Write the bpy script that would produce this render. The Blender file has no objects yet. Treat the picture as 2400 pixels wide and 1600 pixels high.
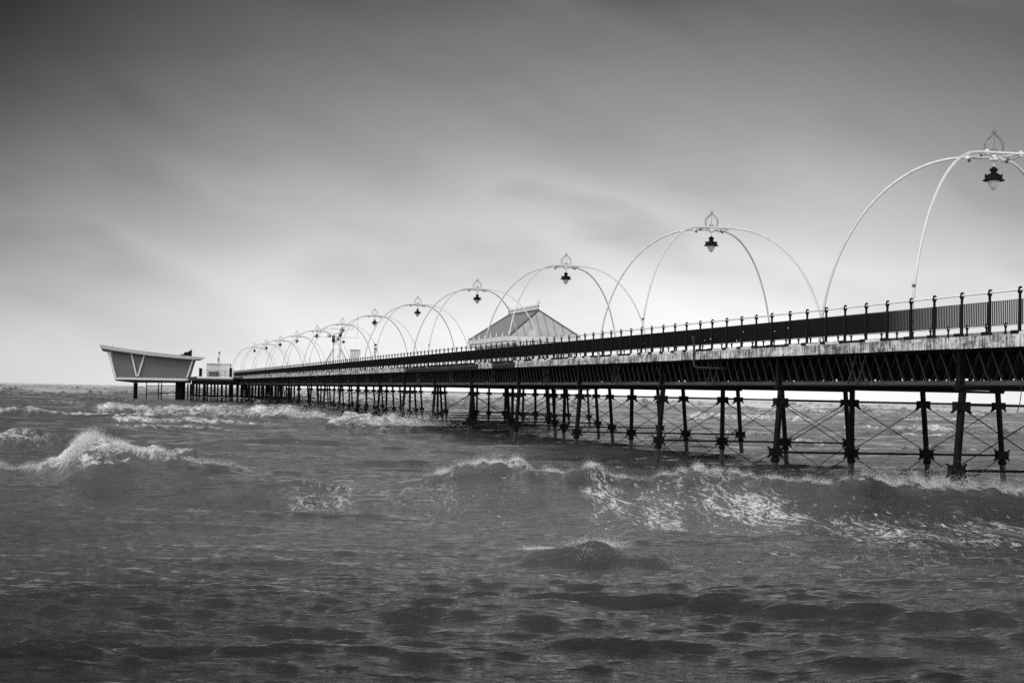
import bpy, math, random
import numpy as np
from mathutils import Vector, Matrix

random.seed(7)
rng = np.random.default_rng(11)
S = bpy.context.scene
COL = S.collection
PI = math.pi

# ------------------------------------------------------------------ camera
# pier axis = +Y (s), across = +X (L), camera stands at x=y=0, 3 m above mean water (z=0)
FPX = 4200.0                       # focal length in pixels of the 2400 px wide photo
CAMZ = 3.0
YAW = math.radians(12.55)          # camera looks this far to the right of the pier axis
PITCH = math.radians(1.63)
ROLL = math.radians(1.2)
ct, st = math.cos(YAW), math.sin(YAW)
FWD = Vector((st * math.cos(PITCH), ct * math.cos(PITCH), math.sin(PITCH)))
R0 = Vector((ct, -st, 0)); F0 = Vector((st, ct, 0))
U0 = R0.cross(FWD)
RGT = R0 * math.cos(ROLL) + U0 * math.sin(ROLL)
UPV = -R0 * math.sin(ROLL) + U0 * math.cos(ROLL)
cam_d = bpy.data.cameras.new('camera')
cam = bpy.data.objects.new('camera', cam_d); COL.objects.link(cam)
cam_d.sensor_width = 36.0; cam_d.lens = FPX / 2400 * 36
cam_d.clip_start = 0.5; cam_d.clip_end = 20000
cam.matrix_world = Matrix(((RGT.x, UPV.x, -FWD.x, 0), (RGT.y, UPV.y, -FWD.y, 0), (RGT.z, UPV.z, -FWD.z, CAMZ), (0, 0, 0, 1)))
S.camera = cam

def P(px, py, depth):
    """world point seen at a photo pixel (2400x1600) at a depth along the ground-plane view axis"""
    d = FWD + RGT * ((px - 1200) / FPX) + UPV * ((800 - py) / FPX)
    k = depth / d.dot(F0)
    return Vector((0, 0, CAMZ)) + d * k

# ------------------------------------------------------------------ sky, sun, exposure
SUN_EL = math.radians(38)
sun_dir = (F0 * -0.62 + R0 * -0.62).normalized() * math.cos(SUN_EL) + Vector((0, 0, math.sin(SUN_EL)))
world = bpy.data.worlds.new('World'); S.world = world
world.use_nodes = True
wn = world.node_tree; wn.nodes.clear()
def N(nt, typ, **kw):
    n = nt.nodes.new(typ)
    for k, v in kw.items():
        if k.startswith('i_'):
            n.inputs[int(k[2:]) if k[2:].isdigit() else k[2:]].default_value = v
        else:
            setattr(n, k, v)
    return n
def math_n(nt, op, a, b=None, c=None, clamp=False):
    n = nt.nodes.new('ShaderNodeMath'); n.operation = op; n.use_clamp = clamp
    for i, v in enumerate((a, b, c)):
        if v is None: continue
        if isinstance(v, (int, float)): n.inputs[i].default_value = v
        else: nt.links.new(v, n.inputs[i])
    return n.outputs[0]
def ramp(nt, fac, stops, interp='LINEAR'):
    n = nt.nodes.new('ShaderNodeValToRGB'); n.color_ramp.interpolation = interp
    el = n.color_ramp.elements
    while len(el) < len(stops): el.new(0.5)
    for e, (p, v) in zip(el, stops):
        e.position = p; e.color = (v, v, v, 1)
    nt.links.new(fac, n.inputs[0])
    return n.outputs[0]

sky = N(wn, 'ShaderNodeTexSky', sky_type='NISHITA', sun_disc=False)
sky.sun_elevation = SUN_EL
sky.sun_rotation = math.atan2(sun_dir.x, sun_dir.y)
bw = N(wn, 'ShaderNodeRGBToBW'); wn.links.new(sky.outputs[0], bw.inputs[0])
tc = N(wn, 'ShaderNodeTexCoord')
sep = N(wn, 'ShaderNodeSeparateXYZ'); wn.links.new(tc.outputs['Generated'], sep.inputs[0])
az = math_n(wn, 'SUBTRACT', math_n(wn, 'ARCTAN2', sep.outputs[0], sep.outputs[1]), YAW)
el = sep.outputs[2]
# long storm-cloud streaks that fall from upper left to lower right
v1 = math_n(wn, 'ADD', el, math_n(wn, 'MULTIPLY', az, 0.42))
cmb = N(wn, 'ShaderNodeCombineXYZ', i_2=10.3)
wn.links.new(math_n(wn, 'MULTIPLY', az, 5.0), cmb.inputs[0])
wn.links.new(math_n(wn, 'MULTIPLY', v1, 15.0), cmb.inputs[1])
n1 = N(wn, 'ShaderNodeTexNoise', i_Scale=1.0, i_Detail=2.0, i_Roughness=0.4, i_Distortion=0.2)
wn.links.new(cmb.outputs[0], n1.inputs['Vector'])
cmb2 = N(wn, 'ShaderNodeCombineXYZ', i_2=3.7)
wn.links.new(math_n(wn, 'MULTIPLY', az, 11.0), cmb2.inputs[0])
wn.links.new(math_n(wn, 'MULTIPLY', el, 34.0), cmb2.inputs[1])
n2 = N(wn, 'ShaderNodeTexNoise', i_Scale=1.0, i_Detail=3.0, i_Roughness=0.5)
wn.links.new(cmb2.outputs[0], n2.inputs['Vector'])
def soft(x, lo, hi): return ramp(wn, x, [(lo, 0.0), (hi, 1.0)], 'EASE')
nz = math_n(wn, 'SUBTRACT', math_n(wn, 'ADD', math_n(wn, 'MULTIPLY', soft(n1.outputs[0], .26, .74), 0.72), math_n(wn, 'MULTIPLY', soft(n2.outputs[0], .22, .78), 0.28)), 0.5)
# elevation, jittered by the cloud noise, drives the brightness of the overcast
el_j = math_n(wn, 'ADD', el, math_n(wn, 'MULTIPLY', nz, math_n(wn, 'MULTIPLY', math_n(wn, 'MULTIPLY', el, 1.2), math_n(wn, 'MULTIPLY', math_n(wn, 'SUBTRACT', .225, el), 9.0, None, True))))
base = ramp(wn, el_j, [(0.0, 1.02), (0.03, 0.99), (0.048, 0.90), (0.07, 0.81), (0.095, 0.60), (0.125, 0.42), (0.165, 0.28), (0.215, 0.14), (0.24, 0.14), (0.262, 0.52), (0.31, 1.0), (0.42, 0.78), (0.62, 0.38), (1.0, 0.26)])  # upper stops: unseen bright band above the view, added to light the waves
tex = math_n(wn, 'ADD', 1.0, math_n(wn, 'MULTIPLY', nz, math_n(wn, 'MINIMUM', math_n(wn, 'MULTIPLY', el, 12.0), 1.05)))
# a brighter gap in the cloud stands behind the middle of the pier
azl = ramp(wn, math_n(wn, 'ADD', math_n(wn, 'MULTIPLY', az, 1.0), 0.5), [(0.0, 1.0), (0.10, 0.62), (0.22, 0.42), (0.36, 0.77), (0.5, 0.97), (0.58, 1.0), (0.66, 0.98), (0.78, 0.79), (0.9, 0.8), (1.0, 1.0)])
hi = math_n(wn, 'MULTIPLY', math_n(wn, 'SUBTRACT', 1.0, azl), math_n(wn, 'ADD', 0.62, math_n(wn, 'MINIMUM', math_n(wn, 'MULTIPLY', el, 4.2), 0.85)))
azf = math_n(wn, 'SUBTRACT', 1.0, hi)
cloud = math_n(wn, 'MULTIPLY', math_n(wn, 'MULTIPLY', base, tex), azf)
# unseen brighter sky added behind the camera as fill light
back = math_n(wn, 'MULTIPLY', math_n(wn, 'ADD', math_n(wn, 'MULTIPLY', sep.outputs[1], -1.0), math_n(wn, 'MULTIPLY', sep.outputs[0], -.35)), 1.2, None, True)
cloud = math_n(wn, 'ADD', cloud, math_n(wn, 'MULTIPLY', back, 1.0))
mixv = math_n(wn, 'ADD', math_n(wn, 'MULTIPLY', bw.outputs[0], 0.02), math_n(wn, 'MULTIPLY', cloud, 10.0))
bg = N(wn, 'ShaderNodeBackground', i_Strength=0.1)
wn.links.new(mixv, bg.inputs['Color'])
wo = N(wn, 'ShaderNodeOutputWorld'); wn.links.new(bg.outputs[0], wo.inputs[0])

sd = bpy.data.lights.new('sun', 'SUN'); sd.energy = 1.5; sd.angle = math.radians(12); sd.color = (1, 0.995, 0.985)
sun = bpy.data.objects.new('sun', sd); COL.objects.link(sun)
sun.rotation_euler = sun_dir.to_track_quat('Z', 'Y').to_euler()
sun.location = (0, 0, 60)
S.view_settings.view_transform = 'Standard'; S.view_settings.look = 'None'
S.view_settings.gamma = 1; S.view_settings.exposure = 0
S.view_settings.use_curve_mapping = False
S.cycles.use_denoising = False
S.cycles.sample_clamp_direct = 3.0; S.cycles.sample_clamp_indirect = 3.0

# ------------------------------------------------------------------ helpers
class MB:
    """collects shapes, then links them as ONE mesh object"""
    def __init__(self): self.v = []; self.f = []; self.sm = []
    def add(self, vs, fs, smooth=False):
        o = len(self.v); self.v += [tuple(p) for p in vs]
        self.f += [tuple(i + o for i in f) for f in fs]; self.sm += [smooth] * len(fs)
    def hexa(self, p):                 # 8 corners: bottom 0-3, top 4-7 (counter-clockwise)
        self.add(p, [(3, 2, 1, 0), (4, 5, 6, 7), (0, 1, 5, 4), (1, 2, 6, 5), (2, 3, 7, 6), (3, 0, 4, 7)])
    def box(self, x0, x1, y0, y1, z0, z1):
        self.hexa([(x0, y0, z0), (x1, y0, z0), (x1, y1, z0), (x0, y1, z0), (x0, y0, z1), (x1, y0, z1), (x1, y1, z1), (x0, y1, z1)])
    def bar(self, a, b, w, d, up=(0, 0, 1)):
        a = Vector(a); b = Vector(b); t = (b - a).normalized(); up = Vector(up)
        s = t.cross(up)
        if s.length < 1e-5: s = t.cross(Vector((0, 1, 0)))
        s.normalize(); n = s.cross(t)
        s *= w / 2; n *= d / 2
        self.hexa([a - s - n, a + s - n, b + s - n, b - s - n, a - s + n, a + s + n, b + s + n, b - s + n])
    def tube(self, pts, r, seg=8, caps=True):
        pts = [Vector(p) for p in pts]; n = len(pts)
        rs = r if isinstance(r, (list, tuple)) else [r] * n
        vs = []; ref = None
        for i, p in enumerate(pts):
            t = (pts[min(i + 1, n - 1)] - pts[max(i - 1, 0)]).normalized()
            if ref is None: ref = Vector((0, 0, 1)) if abs(t.z) < 0.9 else Vector((1, 0, 0))
            s = t.cross(ref).normalized(); u = s.cross(t); ref = u
            for k in range(seg):
                a = 2 * PI * k / seg
                vs.append(p + (s * math.cos(a) + u * math.sin(a)) * rs[i])
        fs = []
        for i in range(n - 1):
            for k in range(seg):
                k2 = (k + 1) % seg
                fs.append((i * seg + k, (i + 1) * seg + k, (i + 1) * seg + k2, i * seg + k2))
        self.add(vs, fs, True)
        if caps:
            self.add(vs[:seg], [tuple(range(seg))]); self.add(vs[-seg:], [tuple(reversed(range(seg)))])
    def lathe(self, prof, c=(0, 0, 0), seg=16, smooth=True):   # prof: (radius, z) from bottom to top
        vs = []
        for r, z in prof:
            for k in range(seg):
                a = 2 * PI * k / seg
                vs.append((c[0] + r * math.cos(a), c[1] + r * math.sin(a), c[2] + z))
        fs = []
        for i in range(len(prof) - 1):
            for k in range(seg):
                k2 = (k + 1) % seg
                fs.append((i * seg + k, i * seg + k2, (i + 1) * seg + k2, (i + 1) * seg + k))
        self.add(vs, fs, smooth)
        self.add(vs[:seg], [tuple(reversed(range(seg)))]); self.add(vs[-seg:], [tuple(range(seg))])
    def ball(self, c, r, seg=8):
        self.lathe([(max(1e-4, r * math.sin(PI * i / 6)), -r * math.cos(PI * i / 6)) for i in range(7)], c, seg)
    def prism(self, poly, o, ax, ay, an, depth):   # closed polygon in plane (ax, ay), extruded along an
        o = Vector(o); ax = Vector(ax); ay = Vector(ay); an = Vector(an) * depth; n = len(poly)
        a = [o + ax * x + ay * y for x, y in poly]; b = [p + an for p in a]
        self.add(a + b, [tuple(range(n)), tuple(range(2 * n - 1, n - 1, -1))] + [(i, i + n, (i + 1) % n + n, (i + 1) % n) for i in range(n)])
    def build(self, name, mat, parent=None, loc=None):
        me = bpy.data.meshes.new(name)
        me.from_pydata(self.v, [], self.f); me.materials.append(mat)
        me.polygons.foreach_set('use_smooth', self.sm); me.update()
        o = bpy.data.objects.new(name, me); COL.objects.link(o)
        if parent is not None: o.parent = parent
        if loc is not None: o.location = loc
        return o

def tag(o, label=None, cat=None, group=None, kind=None):
    if label: o['label'] = label
    if cat: o['category'] = cat
    if group: o['group'] = group
    if kind: o['kind'] = kind
    return o
def thing(name, label, cat, loc=(0, 0, 0), rz=0, group=None):
    o = bpy.data.objects.new(name, None); COL.objects.link(o)
    o.location = loc; o.rotation_euler = (0, 0, rz); o.empty_display_size = 0.3
    return tag(o, label, cat, group)
def copy_tree(o, parent=None):
    c = o.copy(); COL.objects.link(c); c.parent = parent
    for ch in list(KIDS.get(o.name, [])): copy_tree(ch, c)
    return c
KIDS = {}
def index_kids():
    KIDS.clear()
    for o in bpy.data.objects:
        if o.parent: KIDS.setdefault(o.parent.name, []).append(o)

# ------------------------------------------------------------------ materials
def mat(name, base, rough=0.5, spec=0.5, metal=0.0, noise=None, bump=0.0, bscale=30.0):
    """noise = (scale xyz, low, high, contrast): mottled paint, rust or dirt"""
    m = bpy.data.materials.new(name); m.use_nodes = True
    nt = m.node_tree; b = nt.nodes['Principled BSDF']
    b.inputs['Roughness'].default_value = rough
    b.inputs['Specular IOR Level'].default_value = spec
    b.inputs['Metallic'].default_value = metal
    b.inputs['Base Color'].default_value = (base, base, base, 1)
    if noise or bump:
        t = N(nt, 'ShaderNodeTexCoord'); mp = N(nt, 'ShaderNodeMapping')
        nt.links.new(t.outputs['Object'], mp.inputs[0])
    if noise:
        sc, lo, hi, con = noise
        mp.inputs['Scale'].default_value = sc
        n = N(nt, 'ShaderNodeTexNoise', i_Scale=1.0, i_Detail=6.0, i_Roughness=0.65)
        nt.links.new(mp.outputs[0], n.inputs['Vector'])
        c = ramp(nt, n.outputs[0], [(0.5 - con, lo), (0.5 + con, hi)])
        nt.links.new(c, b.inputs['Base Color'])
    if bump:
        n2_ = N(nt, 'ShaderNodeTexNoise', i_Scale=bscale, i_Detail=3.0)
        nt.links.new(t.outputs['Object'], n2_.inputs['Vector'])
        bp = N(nt, 'ShaderNodeBump', i_Strength=bump, i_Distance=0.01)
        nt.links.new(n2_.outputs[0], bp.inputs['Height']); nt.links.new(bp.outputs[0], b.inputs['Normal'])
    return m
M_IRON = mat('black_iron', 0.005, 0.65, 0.10, noise=((3, 3, 1.2), 0.002, 0.009, 0.2))
M_WEED = mat('weedy_iron', 0.02, 0.45, 0.3, noise=((9, 9, 5), 0.004, 0.045, 0.14), bump=0.8, bscale=40)
M_LAT = mat('worn_iron', 0.05, 0.5, 0.4, noise=((2, 2, 2), 0.003, 0.016, 0.2))
M_CHORD = mat('grey_iron', 0.10, 0.6, 0.4, noise=((1.2, 0.6, 4), 0.02, 0.085, 0.2))
M_WHITE = mat('white_paint', 0.78, 0.35, 0.5, noise=((5, 5, 1.0), 0.46, 0.60, 0.25))
M_RAILW = mat('rail_paint', 0.8, 0.3, 0.5, noise=((5, 4, 5), 0.70, 0.9, 0.25))
M_TIMBER = mat('dark_timber', 0.03, 0.8, 0.2, noise=((2, 0.4, 8), 0.015, 0.05, 0.2), bump=0.5)
M_TOE = mat('pale_board', 0.7, 0.7, 0.3, noise=((2, 3, 6), 0.35, 0.85, 0.16))
M_SLATE = mat('roof_slate', 0.20, 0.7, 0.3, noise=((1.5, 1.5, 12), 0.15, 0.24, 0.2), bump=0.3, bscale=12)
M_LEAD = mat('lead_sheet', 0.36, 0.6, 0.3, noise=((0.6, 0.6, 0.6), 0.30, 0.42, 0.2))
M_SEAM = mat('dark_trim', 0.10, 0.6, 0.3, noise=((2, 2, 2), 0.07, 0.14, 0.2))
M_SEAM2 = mat('lead_seam', 0.2, 0.6, 0.3, noise=((2, 2, 2), 0.16, 0.24, 0.2))
M_WALLD = mat('grey_cladding', 0.11, 0.7, 0.3, noise=((0.3, 0.3, 9), 0.095, 0.125, 0.2))
M_ROOFL = mat('pale_roof_sheet', 0.36, 0.6, 0.3, noise=((0.5, 0.5, 3), 0.30, 0.42, 0.2))
M_GLASSD = mat('dark_glass', 0.02, 0.1, 0.6, noise=((0.5, 0.5, 0.5), 0.015, 0.03, 0.2))
M_PALE = mat('pale_panel', 0.62, 0.6, 0.3, noise=((0.7, 0.7, 0.3), 0.52, 0.7, 0.2))
M_MID = mat('grey_panel', 0.4, 0.6, 0.3, noise=((0.8, 0.8, 0.4), 0.3, 0.5, 0.2))
M_GLOBE = mat('opal_glass', 0.45, 0.45, 0.2, noise=((4, 4, 4), 0.43, 0.47, 0.3))
M_ROPE = mat('tarred_rope', 0.03, 0.9, 0.1, noise=((20, 20, 20), 0.02, 0.05, 0.2))
M_WOODP = mat('wet_pole', 0.09, 0.35, 0.5, noise=((8, 1, 8), 0.05, 0.14, 0.2))

def fascia_mat():
    m = bpy.data.materials.new('peeling_fascia'); m.use_nodes = True
    nt = m.node_tree; b = nt.nodes['Principled BSDF']; b.inputs['Roughness'].default_value = 0.65
    t = N(nt, 'ShaderNodeTexCoord')
    def nzz(sc, det, ro=0.6):
        mp = N(nt, 'ShaderNodeMapping'); mp.inputs['Scale'].default_value = sc
        nt.links.new(t.outputs['Object'], mp.inputs[0])
        n = N(nt, 'ShaderNodeTexNoise', i_Scale=1.0, i_Detail=det, i_Roughness=ro)
        nt.links.new(mp.outputs[0], n.inputs['Vector']); return n.outputs[0]
    streak = nzz((1, 11, 2.0), 5); patch = nzz((1, 0.9, 3), 4); fine = nzz((1, 30, 14), 3)
    w = math_n(nt, 'ADD', math_n(nt, 'MULTIPLY', streak, 0.55), math_n(nt, 'ADD', math_n(nt, 'MULTIPLY', patch, 0.45), math_n(nt, 'MULTIPLY', math_n(nt, 'SUBTRACT', fine, 0.5), 0.35)))
    c = ramp(nt, w, [(0.42, 0.04), (0.48, 0.20), (0.545, 0.52), (0.66, 0.78)])
    nt.links.new(c, b.inputs['Base Color'])
    return m
M_FASCIA = fascia_mat()

# ------------------------------------------------------------------ layout of the pier (metres, z = height above water)
LRAIL, LGIR, LMID, LFARG, LFAR = 22.64, 23.46, 27.85, 31.95, 32.5
Z = lambda h: h + CAMZ
HDECK = 1.772
BAY = 14.1
S0 = 46.65
def s_of(px, L):        # position along the pier of a photo column, for a line at offset L
    u = px - 265.0
    z = FPX / ct * L / u
    return (z - L * st) / ct
S_START, S_END = 8.0, 346.0
bents = [S0 + BAY * i for i in range(22)]

# ---- pier: deck, fascias, girders
pier = thing('pier', 'long black iron promenade pier with lattice girders running out to sea', 'pier', (0, 0, 0))
m = MB()
m.box(LRAIL + 0.06, LFAR + 0.1, S_START, S_END, Z(1.56), Z(HDECK - 0.01))
m.build('deck', M_TIMBER, pier)
m = MB(); jst = []
s = S_START
while s < S_END:                 # joists across the pier under the deck
    m.box(LGIR + 0.35, LFAR - 0.1, s, s + 0.18, Z(0.89 + random.uniform(-.07, .09)), Z(1.555))
    if len(jst) < 100:
        q = MB(); q.hexa(m.v[-8:]); jst.append(q.build('joist', M_IRON, pier)); m = MB()
    s += 1.41
tag(m.build('joist', M_IRON, pier), kind='stuff')
fas = [(S_START, s_of(1211, LRAIL)), (s_of(1153, LRAIL), s_of(1126, LRAIL)), (s_of(953, LRAIL), 318.0)]
for a_, b_ in fas:
    m = MB(); y = a_
    while y < b_ - 0.05:         # boards of the fascia, butted end to end with a hairline joint
        y2 = min(y + 4.7, b_)
        dx = random.uniform(-0.006, 0.006)
        m.box(LRAIL - 0.09 + dx, LRAIL + 0.05, y + 0.012, y2, Z(1.452) + random.uniform(-.01, .01), Z(HDECK))
        y = y2
    m.build('fascia', M_FASCIA, pier)
nend = 0; ends = MB()            # bare edge beam where the fascia is missing
for a_, b_ in ((fas[0][1], fas[1][0]), (fas[1][1], fas[2][0]), (fas[2][1], S_END)):
    m = MB(); m.box(LRAIL + 0.0, LRAIL + 0.055, a_ + .02, b_ - .02, Z(1.60), Z(HDECK - .02)); m.build('edge_beam', M_TIMBER, pier)
    y = a_ + .3
    while y < b_ - .3:
        m = MB(); m.box(LRAIL - 0.05, LRAIL + 0.2, y, y + .16, Z(1.44), Z(1.598)); y += 0.8; nend += 1
        if nend < 100: m.build('beam_end', M_TIMBER, pier)
        else: ends.hexa(m.v)
if ends.v: tag(ends.build('beam_end', M_TIMBER, pier), kind='stuff')

def girder(L, name, smin, smax, detailed):
    sg = 1 if detailed else 1
    m = MB()                     # chords: web plate with a flange below
    m.box(L - 0.02, L + 0.02, smin, smax, Z(0.478), Z(0.60))
    root = m.build(name, M_CHORD if detailed else M_IRON, pier)
    m = MB()
    m.box(L - 0.14, L + 0.16, smin, smax, Z(0.44), Z(0.476))
    m.box(L - 0.10, L + 0.12, smin, smax, Z(1.40), Z(1.55))
    m.build('flange', M_IRON, root)
    m = MB(); pitch = 0.77; y = smin
    while y < smax:
        # two families of flat bars leaning either way
        m.bar((L - 0.035, y, Z(0.60)), (L - 0.035, y + 0.62, Z(1.40)), 0.012, 0.075, up=(1, 0, 0))
        m.bar((L + 0.035, y + 0.62, Z(0.60)), (L + 0.035, y, Z(1.40)), 0.012, 0.075, up=(1, 0, 0))
        if detailed:             # stiffening lip along each bar, the edge that catches the light
            m.bar((L - 0.075, y + .03, Z(0.60)), (L - 0.075, y + 0.65, Z(1.40)), 0.05, 0.010, up=(1, 0, 0))
        y += pitch
    m.build('lattice', M_LAT if detailed else M_IRON, root)
    for sb in bents:
        if smin < sb < smax:
            m = MB()
            m.box(L - 0.16, L - 0.04, sb - 0.13, sb + 0.13, Z(0.436), Z(1.40))
            m.box(L - 0.22, L + 0.18, sb - 0.22, sb + 0.22, Z(0.40), Z(0.438))
            m.build('stiffener', M_IRON, root)
    if detailed:
        for sb in bents:         # paired crossing angle bars at the middle of each span
            c = sb - BAY / 2; m = MB()
            for dy in (-0.38, 0.38):
                m.bar((L - 0.12, c + dy - .32, Z(0.50)), (L - 0.12, c + dy + .32, Z(1.44)), 0.03, 0.05, up=(1, 0, 0))
                m.bar((L - 0.15, c + dy + .32, Z(0.50)), (L - 0.15, c + dy - .32, Z(1.44)), 0.03, 0.05, up=(1, 0, 0))
            m.build('cross_brace', M_CHORD, root)
girder(LGIR, 'lattice_girder', S_START, S_END, True)
for L in (26.2, 28.95, LFARG):
    girder(L, 'lattice_girder', S_START, S_END, False)

# ---- pile trestles: four raking piles, struts, cross rods, clamps
PIL = [(LGIR, -0.070, 0.112), (26.2, 0.0, 0.100), (28.95, 0.083, 0.100), (LFARG, 0.085, 0.105)]   # L at top, lean (m per m down), radius
def trestle(label, piles, group, loc, hw=-5.2, seg=10, detail=True):
    t = thing('pile_trestle', label, 'pile trestle', loc, 0, group)
    top = 0.40
    def X(p, h): return p[0] + (top - h) * p[1]
    for p in piles:
        m = MB()
        m.tube([(X(p, top), 0, Z(top)), (X(p, -2.15), 0, Z(-2.15))], p[2], seg)
        o = m.build('pile', M_IRON, t)
        m = MB(); m.tube([(X(p, -2.26), 0, Z(-2.26)), (X(p, hw), 0, Z(hw))], p[2] * 1.04, seg); m.build('weedy_foot', M_WEED, o)
        if detail:
            m = MB(); x = X(p, -2.2)
            m.lathe([(p[2] * 1.15, -.09), (p[2] * 1.5, -.06), (p[2] * 1.5, .0), (p[2] * 1.5, .05), (p[2] * 1.15, .08)], (x, 0, Z(-2.2)), 10)
            m.build('flange_collar', M_IRON, o)
            for h, hh in ((-0.12, .125), (-1.94, .15)):
                m = MB(); x = X(p, h)
                m.box(x - .215, x + .215, -.14, .14, Z(h - hh), Z(h + hh))
                for sx in (-1, 1):
                    for sz in (-1, 1):
                        if h > -1 and sz > 0: continue
                        m.bar((x + sx * .18, 0, Z(h + sz * .10)), (x + sx * .31, 0, Z(h + sz * .19)), .055, .055)
                m.build('clamp', M_IRON, o)
    ms = MB(); mr = MB()
    for i in range(len(piles) - 1):
        a, b = piles[i], piles[i + 1]
        for h, th in ((-0.08, .07), (-1.94, .075)):
            q = MB(); q.bar((X(a, h), 0, Z(h)), (X(b, h), 0, Z(h)), .07, th)
            q.build('strut', M_IRON, t)
        for y_, (h1, h2) in ((-.03, (-.18, -1.86)), (.03, (-1.86, -.18)), (-.03, (-2.02, -3.9)), (.03, (-3.9, -2.02))):
            q = MB(); q.tube([(X(a, h1), y_, Z(h1)), (X(b, h2), y_, Z(h2))], .016, 6, False)
            q.build('tie_rod', M_IRON, t)
    m = MB(); m.box(piles[0][0] - .2, piles[-1][0] + .2, -.12, .12, Z(.33), Z(.42)); m.build('cap_beam', M_IRON, t)
    return t
TR_LAB = ['iron pile trestle nearest the right edge with surf breaking round its feet',
          'second pile trestle from the right edge, dark water surging behind it',
          'third pile trestle from the right edge, below the bent drain pipe',
          'fourth pile trestle from the right edge, left of the bent drain pipe',
          'fifth pile trestle from the right edge, in front of the shelter side',
          'sixth pile trestle from the right, under the left end of the shelter',
          'seventh pile trestle from the right, beside a wide open water gap',
          'eighth pile trestle from the right, just left of the open water gap',
          'ninth pile trestle from the right, with spray drifting at its feet']
for i, sb in enumerate(bents):
    lab = TR_LAB[i] if i < len(TR_LAB) else 'distant pile trestle crowded among others under the far end of the pier'
    trestle(lab, PIL, 'pile trestles under the pier', (0, sb, 0), detail=i < 16, seg=10 if i < 6 else 7)

# ---- railings on both edges
def post_mesh():
    m = MB()
    m.lathe([(.085, 0), (.085, .05), (.060, .07), (.048, .10), (.048, .88), (.037, .90), (.037, 1.03), (.062, 1.075), (.068, 1.10), (.055, 1.13)], seg=10)
    m.lathe([(.055, 0), (.06, .03), (.05, .075), (.03, .095), (.004, .10)], (0, -.018, 1.125), seg=10)
    m.box(-.06, .09, .06, .36, 0, .10)
    return m
def railing(label, L, s0, s1, nlim, flip):
    t = thing('railing', label, 'railing', (L, s0, Z(HDECK)))
    sp = BAY / 8.82
    n = int((s1 - s0) / sp)
    pm = post_mesh()
    first = pm.build('post', M_IRON, t)
    rest = MB()
    for k in range(1, n):
        y = k * sp + random.uniform(-.09, .09)
        if k < nlim:
            c = first.copy(); COL.objects.link(c); c.parent = t; c.location = (0, y, 0)
        else:
            o = len(rest.v)
            rest.v += [(p[0], p[1] + y, p[2]) for p in pm.v]; rest.f += [tuple(i + o for i in f) for f in pm.f]; rest.sm += pm.sm
    if rest.v: tag(rest.build('post', M_IRON, t), kind='stuff')
    m = MB(); m.tube([(-.005, 0, 1.135), (-.005, s1 - s0, 1.135)], .030, 10); m.build('handrail', M_RAILW, t)
    # vertical louvre slats between the posts, turned to the wind
    beta = math.radians(41); w, th, p = .119, .007, .10
    y = 0.0; k = 0
    while y < s1 - s0:
        m = MB(); y2 = min(y + BAY, s1 - s0)
        m.box(.045, .075, y, y2, .268, .283); m.box(.045, .075, y, y2, .884, .899)
        yy = y
        far = (s0 + yy > 150)
        while yy < y2:
            dx, dy = math.sin(beta) * w / 2, math.cos(beta) * w / 2
            nx, ny = math.cos(beta) * th / 2, -math.sin(beta) * th / 2
            bt = beta + random.uniform(-.035, .035)
            segs = [(.285, .882)]
            if 50 < s0 + yy < 105 and random.random() < .05:                      # broken slats let flecks of sky through
                a_ = random.uniform(.32, .7); b_ = a_ + random.uniform(.02, .07)
                segs = [(.285, a_), (b_, .882)]
            for z0, z1 in segs:
                c = [(.06 - dx - nx, yy - dy - ny), (.06 + dx - nx, yy + dy - ny), (.06 + dx + nx, yy + dy + ny), (.06 - dx + nx, yy - dy + ny)]
                m.hexa([(q[0], q[1], z0) for q in c] + [(q[0], q[1], z1) for q in c])
            yy += p
        m.build('slat_panel', M_IRON, t); y = y2
    m = MB(); ntoe = 0                                      # toe boards between the post feet
    for k in range(n):
        y = k * sp
        if random.random() < .7 and not (fas[0][1] < s0 + y < fas[1][0] or fas[1][1] < s0 + y < fas[2][0]):
            q = MB(); q.box(-.05, -.02, y + .42, y + sp - .12, .004, random.uniform(.06, .085)); ntoe += 1
            if ntoe < 100: q.build('toe_board', M_TOE, t)
            else: m.hexa(q.v)
    if m.v: tag(m.build('toe_board', M_TOE, t), kind='stuff')
    return t
railing('near dark railing with ball-topped posts and black louvre slats along the pier edge', LRAIL, 26.0, S_END, 100, False)
railing('far railing seen as a row of short posts below the slats of the near one', LFAR, 26.0, S_END, 100, True)

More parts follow.
